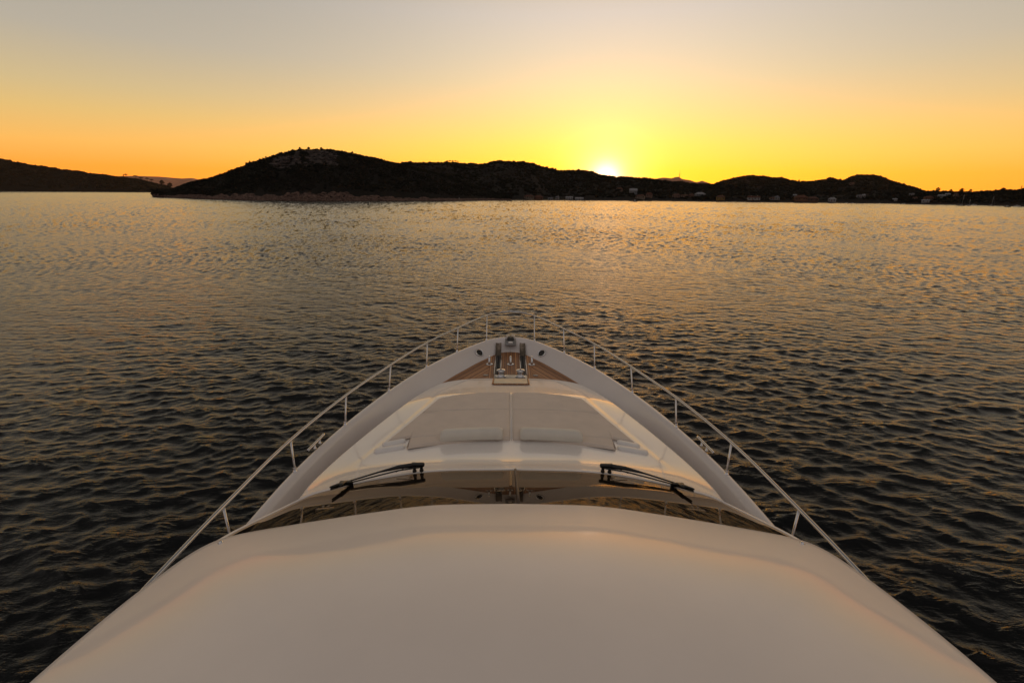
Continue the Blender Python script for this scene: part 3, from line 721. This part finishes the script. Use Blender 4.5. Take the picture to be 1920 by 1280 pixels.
# ------------------------------------------------------------------ houses
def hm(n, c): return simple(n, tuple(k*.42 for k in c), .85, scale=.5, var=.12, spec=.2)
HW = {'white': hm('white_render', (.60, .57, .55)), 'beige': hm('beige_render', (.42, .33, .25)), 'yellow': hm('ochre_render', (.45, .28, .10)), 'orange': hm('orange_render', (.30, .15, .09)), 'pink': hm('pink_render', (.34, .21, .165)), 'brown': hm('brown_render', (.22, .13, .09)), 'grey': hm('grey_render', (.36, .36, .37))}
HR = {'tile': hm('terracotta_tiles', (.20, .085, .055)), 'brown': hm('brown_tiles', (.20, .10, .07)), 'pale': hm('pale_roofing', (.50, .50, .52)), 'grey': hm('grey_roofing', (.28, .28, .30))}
WIN = simple('window_pane', (.02, .02, .025), .15)
DOORM = simple('door_wood', (.10, .05, .03), .6)
def house(hl, px, py, wpx, hpx, wall, roof, label, kind='gable', group='houses along the far shore', lift=0):
    q, t = hl.at(px, py); a = math.atan2(q.x-CAM[0], q.y); d = math.hypot(q.x-CAM[0], q.y); k = d/F*1.04*math.cos(a)
    k = d*math.cos(a)/F*1.0
    # metres per photo pixel at this depth, facing the water
    W = wpx*k*math.cos(a)**0.5; H = max(hpx*k, 3.0); dp = max(W*.6, 5); wh = H*.62
    o = empty('house', (q.x, q.y, q.z), -a*.8+random.uniform(-.25, .25)); tag(o, label, 'house', group)
    y0 = -dp/2
    b = MB(); b.box((0, 0, wh/2-1.5), (W*.92, dp, wh+3)); b.build('wall', HW[wall], o, smooth=False)
    b = MB(); w2, d2 = W/2, dp/2+.4
    if kind == 'gable': vs = [(-w2, -d2, wh), (w2, -d2, wh), (w2, d2, wh), (-w2, d2, wh), (-w2*.98, 0, H), (w2*.98, 0, H)]
    else: vs = [(-w2, -d2, wh), (w2, -d2, wh), (w2, d2, wh), (-w2, d2, wh), (-w2*.45, 0, H), (w2*.45, 0, H)]
    vs += [(x, y, z-.25) for x, y, z in vs[:4]]
    b.add(vs, [[0, 1, 5, 4], [2, 3, 4, 5], [1, 2, 5], [3, 0, 4], [6, 7, 1, 0], [7, 8, 2, 1], [8, 9, 3, 2], [9, 6, 0, 3], [6, 9, 8, 7]]) ; rf_ = b.build('roof', HR[roof], o, smooth=False)
    MB().box((w2*.3, .6, H-.1), (.7, .7, 1.3)).build('chimney', HW[wall], rf_, smooth=False)
    nf = 2 if wh > 5 else 1; nw = max(2, min(5, int(W/3)))
    for fl in range(nf):
        for j in range(nw):
            x = -W*.46+W*.92*(j+.5)/nw; z = wh*(fl+.55)/nf
            if fl == 0 and j == nw//2:
                MB().box((x, y0-.02, 1.05), (1.0, .12, 2.1)).build('door', DOORM, o, smooth=False); continue
            wn_ = MB().box((x, y0-.02, z), (1.1, .10, 1.25)).build('window', WIN, o, smooth=False)
            MB().box((x, y0-.10, z-.70), (1.35, .16, .10)).build('sill', HW['white'], wn_, smooth=False)
    return o
HS = [
 (mid, 992, 373, 18, 6, 'beige', 'tile', 'long low beige house with a red roof at the water, first right of the island', 'hip'),
 (mid, 1010, 374.5, 16, 8, 'orange', 'tile', 'taller orange house touching the right end of the long low beige house', 'hip'),
 (mid, 1032, 374.5, 9, 4, 'grey', 'grey', 'tiny grey shore hut between the orange house and the white sheds', 'gable'),
 (mid, 1045, 373.5, 6, 5, 'white', 'grey', 'small white hut just left of the two white boat sheds', 'gable'),
 (mid, 1067, 374, 13, 4.5, 'white', 'pale', 'left one of the two long white boat sheds at the water', 'gable'),
 (mid, 1086, 374.5, 15, 5, 'white', 'pale', 'right one of the two long white boat sheds at the water', 'gable'),
 (mid, 1160, 358, 12, 6, 'pink', 'tile', 'pink house high on the slope directly under the setting sun', 'hip'),
 (mid, 1186, 364, 14, 10, 'grey', 'pale', 'tall pale grey house standing behind the dark fishing boat', 'gable'),
 (mid, 1200, 371.5, 17, 6.5, 'beige', 'brown', 'beige house low on the shore right of the dark fishing boat', 'hip'),
 (mid, 1216, 370, 12, 8, 'pink', 'tile', 'red roofed house right beside the beige house near the dark boat', 'hip'),
 (mid, 1267, 370, 15, 6.5, 'pink', 'brown', 'broad pink house below the telecom mast', 'hip'),
 (mid, 1282, 370, 12, 4.5, 'beige', 'brown', 'low beige house just right of the broad pink house', 'gable'),
 (mid, 1295, 369.5, 10, 6, 'brown', 'brown', 'small brown house left of the blue grey roofed house', 'hip'),
 (mid, 1311, 369, 18, 8, 'grey', 'pale', 'house with a broad blue grey roof in the middle of the shore village', 'hip'),
 (east, 1350, 374.5, 16, 8, 'yellow', 'brown', 'ochre yellow house by the water in the dip between hills', 'hip'),
 (east, 1406, 375, 11, 7, 'white', 'tile', 'left half of the white twin houses under the right hill', 'gable'),
 (east, 1417, 375, 13, 6.5, 'white', 'brown', 'right half of the white twin houses under the right hill', 'gable'),
 (east, 1446, 374.5, 9, 4.5, 'grey', 'brown', 'small grey house left of the white arched house', 'gable'),
 (east, 1455, 374.5, 9, 6.5, 'white', 'grey', 'white house with rounded front next to the small grey house', 'hip'),
 (east, 1488, 368.5, 7, 3.5, 'grey', 'pale', 'small pale hut on the slope above the orange house', 'gable'),
 (east, 1500, 376.5, 23, 10, 'orange', 'tile', 'largest orange house with red roof on the right shore', 'hip'),
 (east, 1522, 377, 20, 8, 'brown', 'brown', 'wide brown house adjoining the largest orange house', 'hip'),
 (east, 1559, 377.8, 14, 7, 'white', 'pale', 'bright white house standing alone at the water', 'hip'),
 (east, 1590, 345.5, 8, 3.5, 'pink', 'brown', 'lone house high up on the right hill', 'gable'),
 (east, 1608, 370, 9, 4, 'grey', 'grey', 'grey house half way down under the right summit', 'gable'),
 (east, 1616, 369.5, 6, 5, 'white', 'pale', 'small white house right of the grey hillside house', 'gable'),
 (east, 1676, 377, 8, 4.5, 'white', 'pale', 'small white house among dark trees at the foot of the right hill', 'gable'),
 (right, 1705, 367, 9, 4, 'grey', 'grey', 'grey roofed house high behind the right village', 'gable'),
 (right, 1713, 374.5, 8, 4.5, 'beige', 'brown', 'beige house at the left end of the right village', 'gable'),
 (right, 1738, 374.5, 16, 6.5, 'orange', 'tile', 'orange house with red roof in the right village', 'hip'),
 (right, 1734, 379, 14, 4.5, 'white', 'pale', 'low white house in front of the red roofed village house', 'gable'),
 (right, 1761, 369.5, 12, 3.5, 'grey', 'pale', 'long pale roof above the white motorboat', 'gable'),
 (right, 1772, 367, 9, 4, 'white', 'pale', 'white house highest in the right village', 'gable'),
 (right, 1787, 367.5, 7, 3.5, 'beige', 'brown', 'small beige house left of the first sailboat mast', 'gable'),
]
for hdef in HS: house(*hdef)

# beacon on the island point
q, _ = isle.at(861, 374.5); bc = empty('shore_beacon', (q.x, q.y, q.z-.3)); tag(bc, 'small white beacon on the rocks at the right end of the island', 'beacon')
MB().lathe([(.45, 0), (.40, .4), (.22, .5), (.2, 2.0), (.32, 2.05), (.32, 2.2), (.2, 2.3), (.2, 2.7), (.001, 2.9)], (0, 0, 0), 12).build('tower', HW['white'], bc)
MB().lathe([(.34, 0), (.34, .08), (.001, .1)], (0, 0, 2.9), 12).build('lantern_roof', HR['tile'], bc)
# telecom mast on the distant hill
q = mast.pt(1269.5, .99); d = (q-Vector(CAM)).length; hM = 12*d/F
tm = empty('telecom_mast', (q.x, q.y, q.z-2)); tag(tm, 'thin telecom mast on the summit of the distant hill right of the sun', 'mast')
STEEL = simple('mast_steel', (.12, .09, .08), .6)
b = MB(); wM = hM*.055
for k in range(3):
    a = k*2.094; b.tube([(math.cos(a)*wM, math.sin(a)*wM, 0), (math.cos(a)*wM*.3, math.sin(a)*wM*.3, hM*.72)], hM*.012, 5)
for k in range(9):
    z = hM*.72*k/9; f0 = wM*(1-.7*k/9); f1 = wM*(1-.7*(k+1)/9)
    for j in range(3):
        a = j*2.094; a2 = a+2.094; b.tube([(math.cos(a)*f0, math.sin(a)*f0, z), (math.cos(a2)*f1, math.sin(a2)*f1, z+hM*.08)], hM*.006, 4)
b.build('lattice', STEEL, tm)
MB().tube([(0, 0, hM*.7), (0, 0, hM)], hM*.010, 6).build('antenna', STEEL, tm)
MB().lathe([(wM*.5, 0), (wM*.5, hM*.03), (.01, hM*.035)], (0, 0, hM*.7), 10).build('platform', STEEL, tm)
MB().box((-wM*2.5, 0, hM*.09), (wM*4, wM*2.5, hM*.16)).build('equipment_hut', STEEL, tm, smooth=False)

# ------------------------------------------------------------------ boats
BH = {'dark': simple('dark_boat_hull', (.03, .03, .035), .3), 'white': simple('white_boat_hull', (.62, .60, .58), .3), 'blue': simple('blue_boat_hull', (.05, .07, .12), .3)}
ALU = simple('spar_aluminium', (.45, .43, .40), .4, .6)
def boat_hull(L, B, H, mat, parent):
    rows = []
    for k in range(13):
        t = k/12; x = -L/2+L*t; w_ = B/2*(1-max(0, (t-.45)/.55)**2.2)*(.85+.15*min(1, t*4)); sh_ = H*(1+.35*t*t)
        w_ = max(w_, .02)
        rows.append([Vector((x, -w_, sh_)), Vector((x, -w_*.92, sh_*.45)), Vector((x-.03*L*t, -w_*.55, -.1)), Vector((x-.05*L*t, 0, -.35)), Vector((x-.03*L*t, w_*.55, -.1)), Vector((x, w_*.92, sh_*.45)), Vector((x, w_, sh_)), Vector((x, 0, sh_-.12))])
    return MB().grid(rows, True, True).build('hull', mat, parent, weld=.001, auto=40)
def motorboat(px, py, L, mat, rz, label, tall=1.0, group='motorboats at anchor off the right shore'):
    a, d = sea_dist(px, py); o = empty('motorboat', polar(a, d, 0), rz-a); tag(o, label, 'boat', group)
    boat_hull(L, L*.34, L*.13, BH[mat], o)
    cz = L*.13; b = MB(); pts = []
    cab = MB(); x0, x1, x2, x3 = -L*.22, -L*.18, L*.08, L*.20; w_ = L*.12; h_ = L*.15*tall
    cab.add([(x0, -w_, cz), (x3, -w_, cz), (x3, w_, cz), (x0, w_, cz), (x1, -w_*.85, cz+h_), (x2, -w_*.85, cz+h_), (x2, w_*.85, cz+h_), (x1, w_*.85, cz+h_)], [[0, 1, 5, 4], [1, 2, 6, 5], [2, 3, 7, 6], [3, 0, 4, 7], [4, 5, 6, 7]])
    cb2 = cab.build('cabin', BH['white'], o, smooth=False)
    MB().box((L*.0, 0, cz+h_*.62), (L*.30, w_*1.93, h_*.3)).build('cabin_window', WIN, cb2, smooth=False)
    MB().tube([(-L*.1, 0, cz+h_), (-L*.12, 0, cz+h_+L*.18*tall)], L*.008, 5).build('antenna', ALU, o)
    return o
def sailboat(px, py, L, hpx, mat, rz, label):
    a, d = sea_dist(px, py); o = empty('sailboat', polar(a, d, 0), rz-a); tag(o, label, 'sailboat', 'sailboats at anchor off the right shore')
    boat_hull(L, L*.29, L*.09, BH[mat], o); hh = hpx*d*math.cos(a)/F
    cz = L*.10; MB().box((0, 0, cz+L*.02), (L*.35, L*.14, L*.05), bev=L*.01).build('coachroof', BH['white'], o)
    MB().tube([(L*.05, 0, cz), (L*.05, 0, hh)], [.10, .06], 6).build('mast', ALU, o)
    bm_ = MB().tube([(L*.05, 0, cz+L*.1), (-L*.33, 0, cz+L*.11)], .06, 6).build('boom', ALU, o)
    MB().tube([(L*.03, 0, cz+L*.125), (-L*.15, 0, cz+L*.14), (-L*.32, 0, cz+L*.12)], [.10, .17, .07], 6).build('furled_sail', BH['blue'], bm_)
    MB().tube([(L*.5, 0, L*.12), (L*.05, 0, hh*.97)], .02, 3).build('forestay', ALU, o)
    MB().tube([(-L*.48, 0, L*.1), (L*.05, 0, hh*.99)], .02, 3).build('backstay', ALU, o)
    return o
motorboat(1191, 378.3, 5.6, 'dark', .15, 'dark fishing boat with a small cabin alone off the middle of the far shore', 1.5, None)
motorboat(1756, 383.3, 5.0, 'white', .5, 'white motorboat close to shore below the right village, leftmost of the anchored boats')
sailboat(1802, 386, 6.2, 20, 'dark', .2, 'sailboat with the tallest mast, first of the three sailboats')
sailboat(1816, 386, 5.5, 12, 'white', .9, 'short masted sailboat just right of the tallest masted one')
motorboat(1826, 385.2, 4.6, 'white', .4, 'small white motorboat just right of the two close sailboats')
sailboat(1858, 386.2, 5.6, 17, 'dark', .3, 'lone sailboat between the motorboats on the right')
motorboat(1889, 388.2, 4.5, 'dark', .1, 'dark motorboat nearest to the viewer near the right edge')
motorboat(1907, 387.2, 4.8, 'white', -.2, 'motorboat farthest right at the edge of the picture')
for px, py, lab in ((1647, 381.6, 'small white dinghy moored right of the white lone house'), (1694, 382.3, 'small white dinghy moored at the foot of the right hill'), (1586, 381, 'leftmost white dinghy drawn up on the shore beside the white lone house'), (1597, 381.1, 'second white dinghy drawn up on the shore beside the white lone house')):
    a, d = sea_dist(px, py); o = empty('dinghy', polar(a, d-4, 0), random.uniform(-.4, .4)-a); tag(o, lab, 'dinghy', 'dinghies along the right shore')
    boat_hull(3.6, 1.4, .55, BH['white'], o); MB().box((-.2, 0, .42), (.3, 1.1, .06)).build('thwart', DOORM, o, smooth=False)

# ------------------------------------------------------------------ SKY and SUN
SUN_AZ, SUN_EL = az_el(1136, 334)
W_ = bpy.data.worlds.new("World"); S.world = W_; W_.use_nodes = True; nt = W_.node_tree
bg = nt.nodes['Background']; bg.inputs['Strength'].default_value = 1.0
def mt(op, a, b=None, c=None, clamp=False):
    n = nt.nodes.new('ShaderNodeMath'); n.operation = op; n.use_clamp = clamp
    for i, q in enumerate((a, b, c)):
        if q is None: continue
        if isinstance(q, (int, float)): n.inputs[i].default_value = q
        else: nt.links.new(q, n.inputs[i])
    return n.outputs[0]
tc = nt.nodes.new('ShaderNodeTexCoord'); nrm = nt.nodes.new('ShaderNodeVectorMath'); nrm.operation = 'NORMALIZE'
nt.links.new(tc.outputs['Generated'], nrm.inputs[0]); D = nrm.outputs[0]
sp = nt.nodes.new('ShaderNodeSeparateXYZ'); nt.links.new(D, sp.inputs[0])
el = mt('MULTIPLY', mt('ARCSINE', sp.outputs[2]), 2/math.pi)       # 0..1 = horizon..zenith
el = mt('POWER', mt('MAXIMUM', el, 0.0), .5)
azm = mt('ARCTAN2', sp.outputs[0], sp.outputs[1]); daz = mt('ABSOLUTE', mt('SUBTRACT', azm, SUN_AZ))
daz = mt('MINIMUM', daz, mt('SUBTRACT', 2*math.pi, daz)); dd = mt('DIVIDE', daz, math.pi)
def er(stops): return [((e/90)**.5, c) for e, c in stops]
def mix(f, a, b, bt='MIX'):
    n = nt.nodes.new('ShaderNodeMix'); n.data_type = 'RGBA'; n.blend_type = bt
    if isinstance(f, (int, float)): n.inputs[0].default_value = f
    else: nt.links.new(f, n.inputs[0])
    nt.links.new(a, n.inputs[6]); nt.links.new(b, n.inputs[7]); return n.outputs[2]
far = ramp(nt, el, er([(0, (1.7, .34, .015)), (2, (1.4, .41, .04)), (4, (1.0, .52, .115)), (6.5, (.79, .53, .19)), (8.5, (.65, .50, .26)), (12.5, (.47, .42, .34)), (17, (.40, .37, .32)), (25, (.30, .265, .225)), (34, (.14, .128, .115)), (48, (.115, .105, .10)), (65, (.20, .178, .165)), (76, (.34, .30, .285)), (90, (.48, .425, .41))]))
sun = ramp(nt, el, er([(0, (2.2, .80, .01)), (2.5, (2.2, .85, .03)), (5, (1.9, .85, .13)), (8, (1.3, .775, .28)), (11, (.98, .735, .41)), (14, (.82, .68, .49)), (17, (.72, .63, .54)), (21, (.62, .52, .41)), (26, (.40, .325, .25)), (34, (.16, .135, .115)), (48, (.12, .108, .10)), (65, (.20, .178, .165)), (76, (.34, .30, .285)), (90, (.48, .425, .41))]))
bck = ramp(nt, el, er([(0, (.12, .10, .095)), (6, (.18, .155, .15)), (18, (.32, .285, .275)), (45, (.38, .335, .32)), (76, (.34, .30, .285)), (90, (.48, .425, .41))]))
ws_ = mt('EXPONENT', mt('MULTIPLY', mt('POWER', mt('DIVIDE', daz, R(27)), 2.0), -1.0))
front = mix(ws_, far, sun)
bk = mt('SMOOTH_MIN', 1.0, 1.0, 0.0)
mr = nt.nodes.new('ShaderNodeMapRange'); mr.interpolation_type = 'SMOOTHSTEP'; nt.links.new(daz, mr.inputs[0])
mr.inputs[1].default_value = R(58); mr.inputs[2].default_value = R(140)
sky = mix(mr.outputs[0], front, bck)
sd = Vector((math.sin(SUN_AZ)*math.cos(SUN_EL), math.cos(SUN_AZ)*math.cos(SUN_EL), math.sin(SUN_EL)))
dt = nt.nodes.new('ShaderNodeVectorMath'); dt.operation = 'DOT_PRODUCT'; nt.links.new(D, dt.inputs[0]); dt.inputs[1].default_value = sd
ang = mt('ARCCOSINE', mt('MINIMUM', dt.outputs['Value'], .9999999))
def glow(wdeg, colr, pw=2.0):
    g = mt('EXPONENT', mt('MULTIPLY', mt('POWER', mt('DIVIDE', ang, R(wdeg)), pw), -1.0))
    n = nt.nodes.new('ShaderNodeVectorMath'); n.operation = 'SCALE'; n.inputs[0].default_value = colr; nt.links.new(g, n.inputs['Scale']); return n.outputs[0]
def vadd(a, b):
    n = nt.nodes.new('ShaderNodeVectorMath'); n.operation = 'ADD'; nt.links.new(a, n.inputs[0]); nt.links.new(b, n.inputs[1]); return n.outputs[0]
tot = vadd(sky, glow(1.35, (1.8, 1.5, 1.2))); tot = vadd(tot, glow(3.2, (.30, .36, .40), 1.6)); tot = vadd(tot, glow(7.5, (.5, .16, .02), 1.8))
ns_ = nt.nodes.new('ShaderNodeTexSky'); ns_.sky_type = 'NISHITA'; ns_.sun_disc = False; ns_.sun_elevation = SUN_EL; ns_.sun_rotation = SUN_AZ
ns_.dust_density = 3.0; ns_.air_density = 1.0
sc = nt.nodes.new('ShaderNodeVectorMath'); sc.operation = 'SCALE'; nt.links.new(ns_.outputs[0], sc.inputs[0]); sc.inputs['Scale'].default_value = .01
tot = vadd(tot, sc.outputs[0]); nt.links.new(tot, bg.inputs['Color'])
ld = bpy.data.lights.new('sun_lamp', 'SUN'); ld.energy = 2.0; ld.angle = R(.53); ld.color = (1, .62, .30)
lo = bpy.data.objects.new('sun_lamp', ld); COL.objects.link(lo)
lo.rotation_euler = Vector(sd).to_track_quat('Z', 'Y').to_euler(); lo.location = (0, 0, 60)

# ------------------------------------------------------------------ air
hb = MB().box((0, 0, 247), (14200, 14200, 506)); m = bpy.data.materials.new('evening_haze'); m.use_nodes = True; nt = m.node_tree
nt.nodes.remove(nt.nodes['Principled BSDF']); pv = nt.nodes.new('ShaderNodeVolumePrincipled'); nt.links.new(pv.outputs[0], nt.nodes['Material Output'].inputs['Volume'])
pv.inputs['Color'].default_value = (.95, .72, .55, 1); pv.inputs['Density'].default_value = 1.3e-5; pv.inputs['Anisotropy'].default_value = .5
o = hb.build('haze', m, None, smooth=False); tag(o, kind='stuff')
